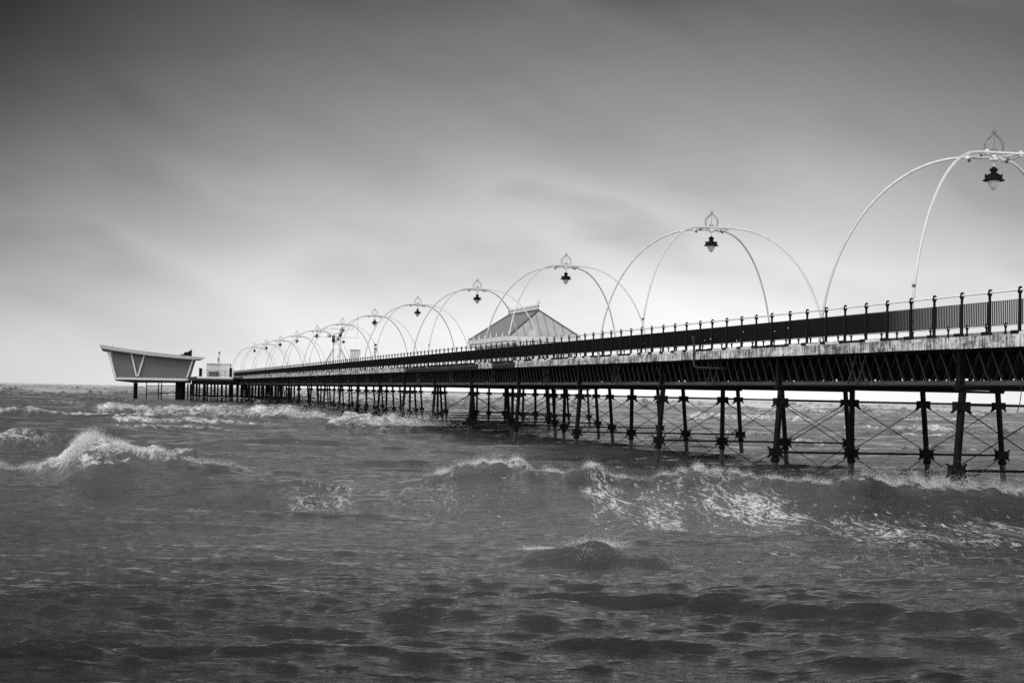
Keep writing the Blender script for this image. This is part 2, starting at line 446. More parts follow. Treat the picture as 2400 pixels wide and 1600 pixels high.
# ---- lamp arches
CH = 4.50; YH = 3.55
RISE = 8.06 - HDECK - .02
def arch_proto(label):
    t = thing('lamp_arch', label, 'lamp arch', (LMID, 0, Z(HDECK)), 0, 'white lamp arches over the deck')
    for sgn in (-1, 1):
        pts = []
        ce, le = .80, .66
        nst = 26
        for i in range(nst + 1):
            ph = PI / 2 * i / nst
            pts.append(Vector((-(ce + (CH - ce) * math.cos(ph)), sgn * (le + (YH - le) * math.cos(ph)), RISE * math.sin(ph))))
        for i in range(1, 8): pts.append(Vector((-ce + 2 * ce * i / 8, sgn * le, RISE)))
        pts += [Vector((-p.x, p.y, p.z)) for p in reversed(pts[:nst + 1])]
        for _ in range(6):
            q = pts[:]
            for i in range(1, len(pts) - 1): q[i] = pts[i] * .5 + (pts[i - 1] + pts[i + 1]) * .25
            pts = q
        m = MB(); m.tube(pts, .046, 12)
        hoop = m.build('hoop', M_WHITE, t)
        for x in (-CH, CH):
            m = MB(); m.lathe([(.11, 0), (.11, .03), (.075, .05), (.06, .12)], (x, sgn * YH, .0), 10); m.build('foot_plate', M_WHITE, hoop)
        if sgn < 0:
            m = MB(); m.lathe([(.054, 0), (.062, .01), (.062, .07), (.054, .08)], (-CH + .129, sgn * (YH - .100), 1.66), 12); m.build('marker_band', M_SEAM, hoop)
    m = MB()                                               # bars and clamps that tie the two hoops
    for sx in (-1, 1):
        m.tube([(sx * .6, -.66, RISE - .02), (sx * .12, -.1, RISE - .05)], .03, 8)
        m.tube([(sx * .6, .66, RISE - .02), (sx * .12, .1, RISE - .05)], .03, 8)
        m.tube([(sx * .62, -.66, RISE - .07), (sx * .70, 0, RISE - .07), (sx * .62, .66, RISE - .07)], .032, 8)
        for sy in (-1, 1):
            m.lathe([(.075, -.09), (.075, .06), (.03, .1)], (sx * .6, sy * .66, RISE), 8)
    m.lathe([(.15, -.16), (.15, -.06), (.09, -.04), (.09, .02)], (0, 0, RISE), 12)
    m.build('crown_frame', M_WHITE, t)
    for x, y in ((-.78, -.64), (-.55, .64), (.45, -.1), (.72, .5)):
        m = MB(); m.ball((x, y, RISE - .11), .058); m.build('clamp_knob', M_SEAM, t)
    m = MB()                                               # onion-shaped wire finial
    prof = [(.30, 0), (.37, .10), (.415, .24), (.40, .36), (.33, .47), (.20, .56), (.09, .63), (.03, .69), (.0, .72)]
    for k in range(4):
        a = math.radians(22 + 90 * k)
        m.tube([(r * math.cos(a), r * math.sin(a), RISE + z + .03) for r, z in prof], .014, 6, False)
        m.tube([(r * math.cos(a), r * math.sin(a), RISE + z + .03) for r, z in ((.06, 0), (.12, .04), (.15, .13), (.10, .18), (.06, .13), (.09, .10))], .010, 6, False)
        m.tube([(r * math.cos(a), r * math.sin(a), RISE + z + .03) for r, z in ((.0, .70), (.05, .74), (.10, .76), (.09, .71))], .008, 6, False)
    m.tube([(0, 0, RISE), (0, 0, RISE + .98)], [.014, .005], 6)
    m.ball((0, 0, RISE + .83), .022, 6)
    m.build('finial', mat_fin, t)
    z0 = RISE - .16
    m = MB()
    m.lathe([(.012, -.29), (.016, -.22), (.028, -.20), (.028, -.10), (.016, -.08), (.016, 0)], (0, 0, z0), 8)
    stem = m.build('lantern_stem', M_WHITE, t)
    m = MB()
    m.lathe([(.17, -.665), (.354, -.67), (.36, -.645), (.30, -.62), (.285, -.60), (.285, -.50), (.22, -.47), (.13, -.44), (.092, -.40), (.092, -.36), (.135, -.34), (.14, -.29), (.09, -.26), (.05, -.22), (.03, -.20)], (0, 0, z0), 18)
    for k in range(8):
        a = 2 * PI * k / 8
        m.lathe([(.018, 0), (.022, .03), (.004, .06)], (.285 * math.cos(a), .285 * math.sin(a), z0 - .505), 6)
    hood = m.build('lantern_hood', M_IRON, t)
    m = MB()
    m.lathe([(.004, -.97), (.05, -.955), (.10, -.90), (.15, -.82), (.178, -.74), (.182, -.672)], (0, 0, z0), 16)
    m.build('globe', M_GLOBE, hood)
    return t
mat_fin = mat('finial_iron', 0.1, 0.5, 0.5, noise=((9, 9, 9), 0.06, 0.15, 0.2))
ARCH_LAB = ['largest white lamp arch, cut off by the right edge of the photo',
            'second largest white lamp arch, standing clear against grey sky',
            'white lamp arch whose left legs cross the right part of the shelter roof',
            'white lamp arch whose right legs stand in front of the shelter roof',
            'white lamp arch just left of the shelter, with a loudspeaker on its leg',
            'second white lamp arch to the left of the shelter',
            'white lamp arch whose left legs overlap the instrument mast',
            'white lamp arch whose right legs overlap the instrument mast',
            'fourth smallest of the white lamp arches, first one wholly left of the mast',
            'third smallest of the white lamp arches toward the pier head',
            'second smallest white lamp arch, overlapping the last one at the pier head',
            'smallest white lamp arch, farthest along the pier beside the pier head booths']
pro = arch_proto(ARCH_LAB[0]); index_kids()
for i in range(12):
    o = pro if i == 0 else copy_tree(pro)
    o.location = (LMID, 53.42 + 28.2 * i, Z(HDECK)); o['label'] = ARCH_LAB[i]

# loudspeaker on a leg, drain pipe, rope
sy = 53.35 + 28.2 * 4 - YH
t = thing('loudspeaker', 'small dark pair of horn loudspeakers fixed to an arch leg', 'loudspeaker', (LMID - CH, sy, Z(HDECK)))
m = MB(); m.tube([(-.0, 0, 1.3), (-.0, 0, 2.45)], .03, 8); m.build('bracket_post', M_IRON, t)
for z in (1.9, 2.35):
    m = MB(); m.lathe([(.03, 0), (.06, .07), (.10, .2)], seg=10)
    o = m.build('horn', M_IRON, t, (-.03, -.03, z)); o.rotation_euler = (math.radians(80 if z < 2 else 100), 0, math.radians(40))
sp_ = s_of(1636, LRAIL)
m = MB()
pp = [(0, 0, .42), (0, 0, .0), (0, 0, -.42), (.0, -.05, -.55), (.0, -.22, -.62), (.02, -.5, -.64), (.3, -1.6, -.66), (.6, -2.1, -.66)]
m.tube(pp, .045, 10); m.box(-.07, .07, -.07, .07, .42, .58)
tag(m.build('drain_pipe', M_LAT, None, (LRAIL - .16, sp_, Z(HDECK))), 'dark bent drain pipe hooked over the pale deck edge', 'pipe')
sr = s_of(2392, LGIR)
m = MB(); q0 = P(2394, 916, 46.0); q1 = P(2384, 968, 46.0)
m.tube([q0 + Vector((0, 0, .35)), q0, (q0 + q1) / 2 + Vector((.02, 0, 0)), q1], .012, 6)
tag(m.build('rope', M_ROPE), 'thin dark rope end hanging below the girder at the right edge', 'rope')

# ---- shelter half way along the pier
SH0, SH1, SHA, SHB = 151.5, 169.5, 33.5, 39.8
sh = thing('shelter', 'hipped slate-roofed pier shelter with white scalloped eaves and ridge cresting', 'shelter', ((SHA + SHB) / 2, (SH0 + SH1) / 2, Z(HDECK)))
hx, hy = (SHB - SHA) / 2, (SH1 - SH0) / 2
ze, zr = 4.93 - HDECK, 7.28 - HDECK
y0r, y1r = -hy + 2.6, hy - 3.2
A_, B_, C_, D_ = (-hx, -hy, ze), (hx, -hy, ze), (hx, hy, ze), (-hx, hy, ze)
E_, F_ = (0, y0r, zr), (0, y1r, zr)
m = MB(); m.add([A_, B_, C_, D_, E_, F_], [(0, 4, 5, 3), (1, 2, 5, 4), (2, 3, 5), (3, 2, 1, 0)]); roof = m.build('roof', M_SLATE, sh)
m = MB(); m.add([A_, B_, E_], [(0, 1, 2)]); m.build('hip_end', M_LEAD, roof)
for k in range(1, 9):              # standing seams on the hip end
    f = k / 9; x = -hx + 2 * hx * f
    g = 1 - abs(2 * f - 1)
    tip = Vector((x, -hy, ze)).lerp(Vector((x, -hy + (y0r + hy), ze + (zr - ze))), g)
    m = MB(); m.bar((x, -hy, ze + .03), tip + Vector((0, 0, .03)), .035, .04); m.build('standing_seam', M_SEAM2, roof)
for a_, b_ in ((A_, E_), (B_, E_), (E_, F_), (F_, D_), (F_, C_)):
    m = MB(); m.bar(Vector(a_) + Vector((0, 0, .05)), Vector(b_) + Vector((0, 0, .05)), .16, .12); m.build('hip_roll', M_SEAM, roof)
m = MB()
y = y0r
while y < y1r:
    m.tube([(0, y, zr + .1), (0, y, zr + .52), (0, y + .05, zr + .58)], .014, 5, False)
    m.tube([(0, y - .12, zr + .36), (0, y, zr + .46), (0, y + .12, zr + .36)], .012, 5, False); y += .3
m.box(-.02, .02, y0r, y1r, zr + .1, zr + .16)
m.build('ridge_cresting', M_SEAM, roof)
for y in (y0r, y1r):
    m = MB(); m.tube([(0, y, zr), (0, y, zr + 1.0)], [.03, .012], 6)
    m.bar((-.22, y, zr + .72), (.22, y, zr + .72), .03, .03); m.bar((0, y - .22, zr + .72), (0, y + .22, zr + .72), .03, .03); m.ball((0, y, zr + .45), .06)
    m.build('spire', M_SEAM, roof)
for x in (-hx - .06, hx + .06):
    m = MB(); m.box(x - .06, x + .06, -hy - .1, hy + .1, ze - .42, ze - .02); m.build('eaves_board', M_PALE, sh)
for y in (-hy - .06, hy + .06):
    m = MB(); m.box(-hx + .01, hx - .01, y - .06, y + .06, ze - .42, ze - .02); m.build('eaves_board', M_PALE, sh)
m = MB()
def val(axis, fixed, lo, hi):
    q = lo
    while q < hi - .2:
        poly = [(0, 0), (.24, 0), (.24, -.26), (.12, -.42), (0, -.26)]
        if axis == 'y': m.prism(poly, (fixed, q, ze - .425), (0, 1, 0), (0, 0, 1), (1, 0, 0), .03)
        else: m.prism(poly, (q, fixed, ze - .425), (1, 0, 0), (0, 0, 1), (0, 1, 0), .03)
        q += .32
val('y', -hx - .04, -hy, hy); m.build('valance', M_WHITE, sh)
m = MB(); val('x', -hy - .04, -hx, hx); m.build('valance', M_WHITE, sh)
for k in range(8):
    y = -hy + 2 * hy * k / 7
    m = MB(); m.lathe([(.09, 0), (.11, .06), (.05, .18), (.03, .34), (.003, .5)], (-hx - .06, y, ze + .0), 6); m.build('eaves_finial', M_WHITE, sh)
m = MB(); m.prism([(-.35, 0), (.35, 0), (.3, .3), (.15, .5), (0, .58), (-.15, .5), (-.3, .3)], (-hx + 2.0, -hy - .1, ze), (1, 0, 0), (0, 0, 1), (0, 1, 0), .06)
m.build('eaves_ornament', M_WHITE, sh)
m = MB(); m.box(-hx + .5, hx - .5, -hy + .5, hy - .5, 0, ze - .05); wl = m.build('wall', M_SEAM, sh)
for k in range(10):
    y = -hy + .75 + k * (2 * hy - 1.5 - 1.3) / 9
    m = MB(); m.box(-hx + .44, -hx + .49, y, y + 1.3, .9, ze - .6); m.build('window', M_PALE, wl)
for k in range(4):
    x = -hx + .75 + k * (2 * hx - 1.5 - 1.0) / 3
    m = MB(); m.box(x, x + 1.0, -hy + .44, -hy + .49, .9, ze - .6); m.build('window', M_PALE, wl)
pf = MB(); pf.box(LFAR + .12, SHB + 1.2, SH0 - 2, SH1 + 2, Z(1.4), Z(HDECK - .004)); pf.build('shelter_deck', M_TIMBER, pier)
for i, y in enumerate((SH0 - 1, SH0 + 6.2, SH0 + 13.4, SH1 + 1)):
    trestle('outer pile trestle carrying the shelter deck behind the main row', [(34.6, 0, .1), (37.4, .0, .1), (40.3, .085, .1)], 'shelter pile trestles', (0, y, 0), detail=True, seg=8)

# ---- instrument mast, kiosk
c = P(789, 860, 262.0)
t = thing('instrument_mast', 'steel instrument mast with two level booms and four raking stays', 'mast', (c.x, c.y, Z(HDECK)), -YAW)
for x in (-.55, .45):
    m = MB(); m.tube([(x, 0, 0), (x, 0, 6.2)], .08, 8); m.build('mast_column', M_MID, t)
m = MB()
for z in (1.5, 2.6, 3.7, 4.8): m.bar((-.55, 0, z), (.45, 0, z + .5), .05, .05)
m.build('lacing', M_MID, t)
for sx in (-1, 1):
    for sy in (-1.2, 1.2):
        m = MB(); m.tube([(sx * 2.6, sy, 0), (sx * .5, 0, 4.3)], .06, 6); m.build('stay', M_MID, t)
m = MB(); m.bar((-3.2, 0, 6.9), (1.5 + .9, 0, 6.9), .05, .06)
for x in (-.9, -.6, -.3, 0, .3, 2.2): m.tube([(x, 0, 6.95), (x, 0, 7.25)], .03, 5)
m.build('boom', M_MID, t)
m = MB(); m.bar((-3.6, 0, 5.75), (3.0, 0, 5.75), .06, .07)
for x in (-3.5, -2.7): m.tube([(x, 0, 5.8), (x, 0, 6.6)], .035, 5)
m.tube([(2.95, 0, 5.8), (2.95, 0, 9.2)], .03, 5); m.ball((-1.2, 0, 6.0), .3); m.build('boom', M_MID, t)
for q in ((-.75, -.35, -.25, .25, 5.0, 6.0), (.2, .65, -.25, .25, 5.9, 6.5), (-.1, .3, -.2, .2, 5.3, 5.85)):
    m = MB(); m.box(*q); m.build('sensor_box', M_IRON, t)
m = MB(); m.ball((.95, 0, 5.1), .2); m.build('sensor_ball', M_IRON, t)
m = MB(); m.box(-.5, .5, -.5, .5, 6.25, 6.33); m.build('platform', M_MID, t)
c = P(832, 850, 232.0)
t = thing('kiosk', 'small pale box kiosk on the deck right of the mast', 'kiosk', (c.x, c.y, Z(HDECK)))
m = MB(); m.box(-.6, .5, -.5, .5, 0, 3.25); m.build('body', M_WHITE, t)
m = MB(); m.box(-.68, .62, -.58, .58, 3.25, 3.35); m.tube([(.58, -.3, 2.6), (.58, -.3, 3.2)], .04, 6); m.build('lid', M_MID, t)

# ---- pier head: platform, piles, booth, container, lamps, pavilion
PH0, PH1, PHL0, PHL1 = 340.0, 392.0, 15.2, 35.0
m = MB()
m.box(PHL0, PHL1, S_END + .02, PH1, Z(1.05), Z(HDECK - .02))
m.box(PHL0, LRAIL - .3, PH0, S_END, Z(1.05), Z(HDECK - .02))
m.build('head_deck', M_TIMBER, pier)
m = MB(); m.box(PHL0 + .3, LRAIL - .5, PH0 - .06, PH0 - .005, Z(1.42), Z(HDECK + .02)); m.build('head_fascia', M_PALE, pier)
for q in (.3, 20):
    m = MB(); m.box(PHL0 + .2, PHL1 - .2, PH0 + q, PH0 + q + .3, Z(.30), Z(1.04)); m.build('head_beam', M_IRON, pier)
for i in range(8):
    y = PH0 + .45 + i * 6.2
    xs = [15.8 + (3.1 if i % 2 else 2.9) * k + random.uniform(-.3, .3) for k in range(7)]
    trestle('dense pile trestle in the dark thicket of piles below the pier head', [(x, random.uniform(-.01, .02), .17) for x in xs], 'pile trestles below the pier head', (0, y, 0), detail=False, seg=7)
def small_rail(label, x0, x1, y):
    t = thing('guard_rail', label, 'guard rail', (x0, y, Z(HDECK)))
    n = int((x1 - x0) / 1.3)
    for k in range(n + 1):
        m = MB(); x = (x1 - x0) * k / n; m.tube([(x, 0, 0), (x, 0, 1.25)], .045, 6); m.build('post', M_IRON, t)
    for z in (.4, .8, 1.2):
        m = MB(); m.tube([(0, 0, z), (x1 - x0, 0, z)], .03, 6); m.build('rail', M_IRON, t)
small_rail('low dark guard rail along the front of the pier head', 16.2, 22.2, PH0 + .3)
c = P(501, 872, 357.0); w_ = 34 / FPX * 357
t = thing('booth', 'white panelled booth on the pier head beside the beacon', 'booth', (c.x, c.y, Z(HDECK)))
zt = (CAMZ + (905 - 851) / FPX * 357) - Z(HDECK)
m = MB(); m.box(-w_ / 2 + .1, w_ / 2 - .1, -1, 1.4, 0, zt - .15); m.build('wall', M_WHITE, t)
for k in range(5):
    x = -w_ / 2 + .1 + (w_ - .2) * k / 4; m = MB(); m.box(x - .04, x + .04, -1.06, -1.005, 0, zt - .15); m.build('panel_strip', M_PALE, t)
m = MB(); m.box(-w_ / 2 - .1, w_ / 2 + .1, -1.3, 1.6, zt - .15, zt); m.build('roof', M_PALE, t)
m = MB(); m.box(-w_ / 2 + .45, w_ / 2 - .55, -1.32, -1.1, .3, 1.15); m.build('counter', M_SEAM, t)
c = P(529, 872, 350.0)
t = thing('container', 'grey container with white top standing right of the white booth', 'container', (c.x, c.y, Z(HDECK)))
m = MB(); m.box(-.8, .8, -.8, 1.2, 0, 2.4); m.build('body', M_PALE, t)
m = MB(); m.box(-.86, .8, -.85, 1.25, 2.4, 2.75); m.build('lid', M_WHITE, t)
c = P(513, 860, 362.0)
t = thing('beacon', 'slim tapering beacon pole with a round lamp head behind the booth', 'beacon', (c.x, c.y, Z(HDECK)))
m = MB(); m.tube([(0, 0, 0), (0, 0, 4.7)], [.16, .09], 8); m.build('pole', M_MID, t)
m = MB(); m.lathe([(.06, 4.7), (.2, 4.95), (.23, 5.12), (.14, 5.13)], seg=10); m.build('lamp_base', M_SEAM, t)
m = MB(); m.lathe([(.2, 5.14), (.2, 5.35), (.02, 5.45)], seg=10); m.build('lamp_head', M_WHITE, t)
for px, py, h, lab in ((510.5, 836, 4.0, 'short thin dark pole just left of the beacon'), (540.5, 855, 2.7, 'thin dark pole right of the grey container')):
    c = P(px, 870, 352.0 if px > 520 else 361.0)
    m = MB(); m.tube([(0, 0, 0), (0, 0, h)], [.05, .04], 6); m.lathe([(.05, h - .6), (.09, h - .5), (.09, h - .1), (.04, h)], seg=6)
    tag(m.build('thin_pole', M_IRON, None, (c.x, c.y, Z(HDECK))), lab, 'pole')
c = P(541, 868, 346.0)
m = MB(); m.box(-.25, .25, -.3, .3, 0, 1.75); m.box(-.3, .3, -.35, .35, 1.75, 1.82)
tag(m.build('dark_cabinet', M_IRON, None, (c.x, c.y, Z(HDECK))), 'small dark cabinet where the railing meets the pier head', 'cabinet')
c = P(470, 875, 360.0)
m = MB(); m.box(-.3, .3, -.3, .3, 0, 1.7); m.box(-.36, .36, -.36, .36, 1.7, 1.8)
tag(m.build('litter_bin', M_IRON, None, (c.x, c.y, Z(HDECK))), 'tall dark bin between the pavilion and the white booth', 'bin')

# pavilion with flared walls and a swept roof: built in its own frame, X along its long front
BD = 366.0
bc = P(365, 893, BD)
pav = thing('pier_head_pavilion', 'modern grey pavilion with flared walls and swept pale roof on columns', 'pavilion', (bc.x, bc.y, 0))
def bx(px):                                   # photo column -> offset along the front, which stands square to the pier
    u = px - 265
    return u * ct * bc.y * ct / FPX / (1 - u * ct * st / FPX) - bc.x
def bz(px, py): return CAMZ + (900 + (px - 265) * .0209 - py) / FPX * (bc.y * ct + (bc.x + bx(px)) * st)
DEP = 13.0
def poly_face(pts): return [(bx(x), bz(x, y)) for x, y in pts]
m = MB()
m.prism(poly_face([(279, 884), (448, 887), (460, 844), (430, 840), (380, 836), (330, 830), (262, 819)]), (0, 0, 0), (1, 0, 0), (0, 0, 1), (0, 1, 0), DEP)
m.build('wall', M_WALLD, pav)
m = MB()                                     # dark glazed left end, set out from the wall, and its white outer frame
m.prism(poly_face([(275, 887), (278.8, 884.5), (261.8, 819), (257, 818)]), (0, .4, 0), (1, 0, 0), (0, 0, 1), (0, 1, 0), DEP - .8)
m.build('end_glazing', M_GLASSD, pav)
m = MB(); m.bar((bx(274), -.1, bz(274, 888)), (bx(252.5), -.1, bz(252.5, 817)), .42, .35, up=(0, 1, 0)); m.build('corner_post', M_WHITE, pav); m = MB(); m.bar((bx(274), DEP, bz(274, 888)), (bx(252.5), DEP, bz(252.5, 817)), .42, .35, up=(0, 1, 0)); m.build('corner_post', M_WHITE, pav)
for a_, b_ in (((308, 827), (322, 882)), ((339, 831), (325, 882)), ((453, 841), (440, 885))):
    m = MB(); m.bar((bx(a_[0]), -.25, bz(*a_)), (bx(b_[0]), -.25, bz(*b_)), .30, .36, up=(0, 1, 0)); m.build('slanted_post', M_WHITE, pav)
m = MB(); m.prism(poly_face([(279.5, 884), (450, 887), (450, 892), (278, 889)]), (0, -.55, 0), (1, 0, 0), (0, 0, 1), (0, 1, 0), .5); m.build('floor_band', M_WHITE, pav)
m = MB(); m.prism(poly_face([(272.5, 888.8), (450, 892.3), (450, 897.5), (390, 896.5), (316, 896.5), (273, 891.6)]), (0, -.5, 0), (1, 0, 0), (0, 0, 1), (0, 1, 0), DEP + .8); m.build('floor_slab', M_IRON, pav)
top = [(233.5, 807.5), (265, 812.5), (300, 818), (350, 824.5), (400, 830), (440, 834), (481, 838)]
bot = [(476, 843), (440, 841.5), (400, 838), (350, 833), (300, 826), (265, 821), (240, 816.5), (236, 812)]
m = MB(); m.prism(poly_face(top + bot), (0, -1.6, 0), (1, 0, 0), (0, 0, 1), (0, 1, 0), DEP + 3.2)
roof2 = m.build('roof', M_ROOFL, pav)
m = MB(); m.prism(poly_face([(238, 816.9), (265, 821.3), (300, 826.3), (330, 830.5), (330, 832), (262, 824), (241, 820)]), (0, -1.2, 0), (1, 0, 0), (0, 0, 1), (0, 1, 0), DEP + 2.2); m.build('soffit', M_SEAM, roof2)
m = MB(); m.prism(poly_face([(426, 833.5), (426, 828.5), (432, 829.5), (437, 823), (441, 824.5), (453, 817.5), (453, 836)]), (0, 5.0, 0), (1, 0, 0), (0, 0, 1), (0, 1, 0), .5)
m.build('stepped_ornament', M_IRON, roof2)
for px in (264, 344):
    m = MB(); m.tube([(bx(px), -1.4, bz(px, 814)), (bx(px), -1.4, bz(px, 807 if px < 300 else 820))], .03, 5); m.build('aerial', M_SEAM, roof2)
for px, wd in ((321, .42), (428, .92)):
    m = MB(); m.lathe([(wd, -2.5), (wd, bz(px, 896.6) - .01)], (bx(px), 3.0, 0), 14); m.build('column', M_IRON, pav)
m = MB()
for px in (347.5, 376, 383, 417):
    m.tube([(bx(px), 5, -2), (bx(px), 5, bz(px, 896.6))], .12, 6)
for py in (904, 921): m.tube([(bx(347), 5, bz(347, py)), (bx(417), 5, bz(417, py))], .08, 6)
m.build('bracing_frame', M_IRON, pav)

# floating pole in the dark water at lower right
a_ = P(2328, 1246, 41.5); b_ = P(2440, 1268, 38.0)
m = MB(); m.tube([a_, (a_ + b_) / 2 + Vector((0, 0, .02)), b_], .055, 10)
tag(m.build('drift_pole', M_WOODP), 'pale wet pole lying across the dark water at lower right', 'pole')

# ------------------------------------------------------------------ the sea
def sea():
    rows = [13.0]
    while rows[-1] < 520: rows.append(rows[-1] + .036 + (rows[-1] - 13) * .0021)
    while rows[-1] < 7000: rows.append(rows[-1] * 1.010)
    b = np.array(rows); nr = len(b)
    nc = 1000
    t = np.linspace(-.56, .50, nc)
    t = np.sign(t) * (np.abs(t) ** 1.12) * (.5 ** -.12)
    db = np.gradient(b); da = b * (t[1] - t[0]) * 1.0
    res = np.maximum(db, b * np.gradient(t).min() * 1.0)
    A = b[:, None] * t[None, :]; Bm = np.repeat(b[:, None], nc, 1)
    h = np.zeros((nr, nc)); oa = np.zeros((nr, nc)); ob = np.zeros((nr, nc)); foam = np.zeros((nr, nc)); lace = np.zeros((nr, nc))
    calm = np.ones((nr, nc))
    def wob(a, seed):
        r = np.random.default_rng(seed); o = np.zeros_like(a)
        for w in (.25, .5, .9, 1.7, 3.1): o += np.sin(a * w + r.uniform(0, 6.3)) * .5 / (1 + w)
        return o
    # --- wind sea
    K = 150
    lam = np.exp(np.linspace(math.log(.24), math.log(20), K))
    for k in range(K):
        l = lam[k] * rng.uniform(.95, 1.05); kk = 2 * PI / l
        th = math.radians(rng.normal(-5, 22 if l < .7 else 10 if l < 3 else 8))
        kx, ky = kk * math.sin(th), kk * math.cos(th)
        amp = (.052 if l < .8 else .035 if l < 2 else .021 if l < 5 else .022) * l / (2 * PI) * rng.uniform(.6, 1.4)
        if l > 6: amp *= (6 / l) ** .5
        # only where the grid can carry it
        n = int(np.searchsorted(res, l / 2.5)); n = min(n, nr)
        if n < 3: continue
        fade = np.clip((l / 2.5 - res[:n]) / (l / 6), 0, 1)[:, None]
        ph = kx * A[:n] + ky * Bm[:n] + rng.uniform(0, 2 * PI)
        c_ = (np.cos(ph) + .20 * np.sin(2 * ph)) * amp * fade; s_ = np.sin(ph) * amp * fade
        h[:n] += c_; ch_ = .7 if l < .6 else 1.15
        oa[:n] -= ch_ * s_ * math.sin(th); ob[:n] -= ch_ * s_ * math.cos(th)
    # foam-covered water in the lee of the swell lies smoother than the chop in front of it
    am = np.interp(Bm + 3.5 * wob(A * .5, 41), [15, 20, 36, 44, 50, 58, 90], [.95, .88, .55, .55, .78, .75, .75]) * (1 + .18 * np.sin(A * .23 + 1) * np.sin(Bm * .31))
    h *= am; oa *= am; ob *= am
    hraw = h.copy()
    # --- breakers: crest line at depth B0 (bent a little), height profile along it
    def breaker(B0, xs, hs, wf, wb, foam_amt=0.0, fspan=(1.2, .5), trough=.3, seed=1, tilt=0.0, bend=1.0, lean=.0, quiet=0.0, rag=.0, fx=None, gentle=False):
        lo, hi = np.searchsorted(b, B0 - wf * 5 - 6), np.searchsorted(b, B0 + wb * 3 + 6)
        if hi - lo < 2: return
        a = A[lo:hi]; bb = Bm[lo:hi]
        px = 1200 + FPX * t[None, :]
        Hc = np.interp(px[0], xs, hs, left=0, right=0)[None, :] * np.clip(1 + rag * wob(a * 2.2, seed + 7), .25, 1.9)
        d = bb - (B0 + tilt * a + bend * wob(a, seed) + (rag * wf * .5 * wob(a * 3.1, seed + 3) if rag else 0))
        prof = np.where(d < 0, .5 * np.exp(-(np.abs(d) / (wf * .55)) ** 1.3) + .5 * np.exp(-(d / (wf * 1.35)) ** 2), np.exp(-(d / wb) ** 2))
        if gentle: prof = np.where(d < 0, np.exp(-(d / wf) ** 2), np.exp(-(d / wb) ** 2))
        tr = -trough * np.exp(-((d + wf * 2.4) / (wf * 1.3)) ** 2)
        g = Hc * (prof + tr)
        h[lo:hi] += g
        ob[lo:hi] += -lean * Hc * np.exp(-(d / (wf * .7)) ** 2)
        if quiet: calm[lo:hi] *= 1 - quiet * np.clip(Hc / .5, 0, 1) * np.exp(-((d + wf) / (wf * 1.6)) ** 2)
        if foam_amt:
            fm = np.where(d < 0, np.exp(-(d / (wf * fspan[0])) ** 4), np.exp(-(d / (wb * fspan[1])) ** 2))
            en = np.clip(Hc / (np.max(hs) * .55), 0, 1) if fx is None else np.interp(px[0], fx[0], fx[1])[None, :]
            foam[lo:hi] = np.maximum(foam[lo:hi], fm * en * foam_amt)
    # main breaker in front of the pier and the breaking head on the left: its crest height is set on top of the wind sea
    pxc = 1200 + FPX * t
    def crest_heights(B0, tilt, bend, seed, pts, lo=.08):
        xs_ = [p[0] for p in pts]; ys_ = np.array([p[1] for p in pts])
        bl = B0 + tilt * B0 * t + bend * wob(B0 * t, seed)
        zt = 3 - (np.interp(pxc, xs_, ys_) - (900 + (pxc - 265) * .0209)) * bl / FPX
        r_ = np.clip(np.searchsorted(b, bl), 0, nr - 1)
        hr = h[r_, np.arange(nc)]
        k = np.ones(9) / 9; hr = np.convolve(hr, k, 'same')
        return pxc, np.maximum(zt - hr, lo) * ((pxc > xs_[0]) & (pxc < xs_[-1]))
    def settle(B0, tilt, wf, amt, pts):      # the steep face of a big wave is smoother than the chop round it
        bl = B0 + tilt * B0 * t
        en = np.interp(pxc, pts[0], pts[1])[None, :]
        q_ = 1 - amt * en * np.exp(-((Bm - bl[None, :] + wf * 1.1) / (wf * 1.5)) ** 2)
        np.multiply(h, q_, out=h); np.multiply(oa, q_, out=oa); np.multiply(ob, q_, out=ob)
    settle(53.5, -.28, 3.0, .85, ([-400, 450, 700, 900, 1100, 1950, 2200], [.9, .8, .1, .2, 1, 1, .7]))
    MAIN = [(-500, 1105), (0, 1098), (90, 1100), (150, 1086), (185, 1062), (212, 1046), (240, 1040), (268, 1043), (300, 1054), (345, 1064), (400, 1074), (500, 1090), (560, 1100), (640, 1118), (760, 1128), (900, 1130), (1016, 1122), (1090, 1102), (1179, 1089), (1226, 1092), (1267, 1109), (1315, 1116), (1369, 1106), (1400, 1104), (1444, 1119), (1478, 1131), (1539, 1123), (1580, 1121), (1648, 1108), (1763, 1118), (1818, 1128), (1906, 1139), (1974, 1133), (2042, 1130), (2110, 1148), (2178, 1158), (2246, 1152), (2348, 1163), (2800, 1175)]
    xs, hs = crest_heights(53.5, -.28, .9, 5, MAIN)
    breaker(53.5, xs, hs, 3.3, 5.0, foam_amt=.0, seed=5, tilt=-.28, bend=.9, lean=.6, trough=.72)
    zero = [0.0] * len(xs)
    breaker(53.5, xs, zero, 2.7, 5.0, 1.0, (.42, .20), seed=5, tilt=-.28, bend=.9, rag=.4, fx=([-100, 60, 120, 180, 300, 380, 460, 560, 640], [.45, .5, .75, 1, 1, .85, .6, .5, 0]))
    breaker(53.5, xs, zero, 2.7, 5.0, .86, (.95, .2), seed=5, tilt=-.28, bend=.9, rag=.8, fx=([130, 165, 210, 270, 320, 360], [0, .7, 1, 1, .7, 0]))
    breaker(53.5, xs, zero, 2.7, 5.0, 1.0, (.22, .12), seed=5, tilt=-.28, bend=.9, fx=([990, 1020, 1200, 1280, 1400, 1480, 1650, 1750, 2000, 2060, 2500], [0, .75, .8, .5, .8, .4, .75, .5, .6, .9, .9]))
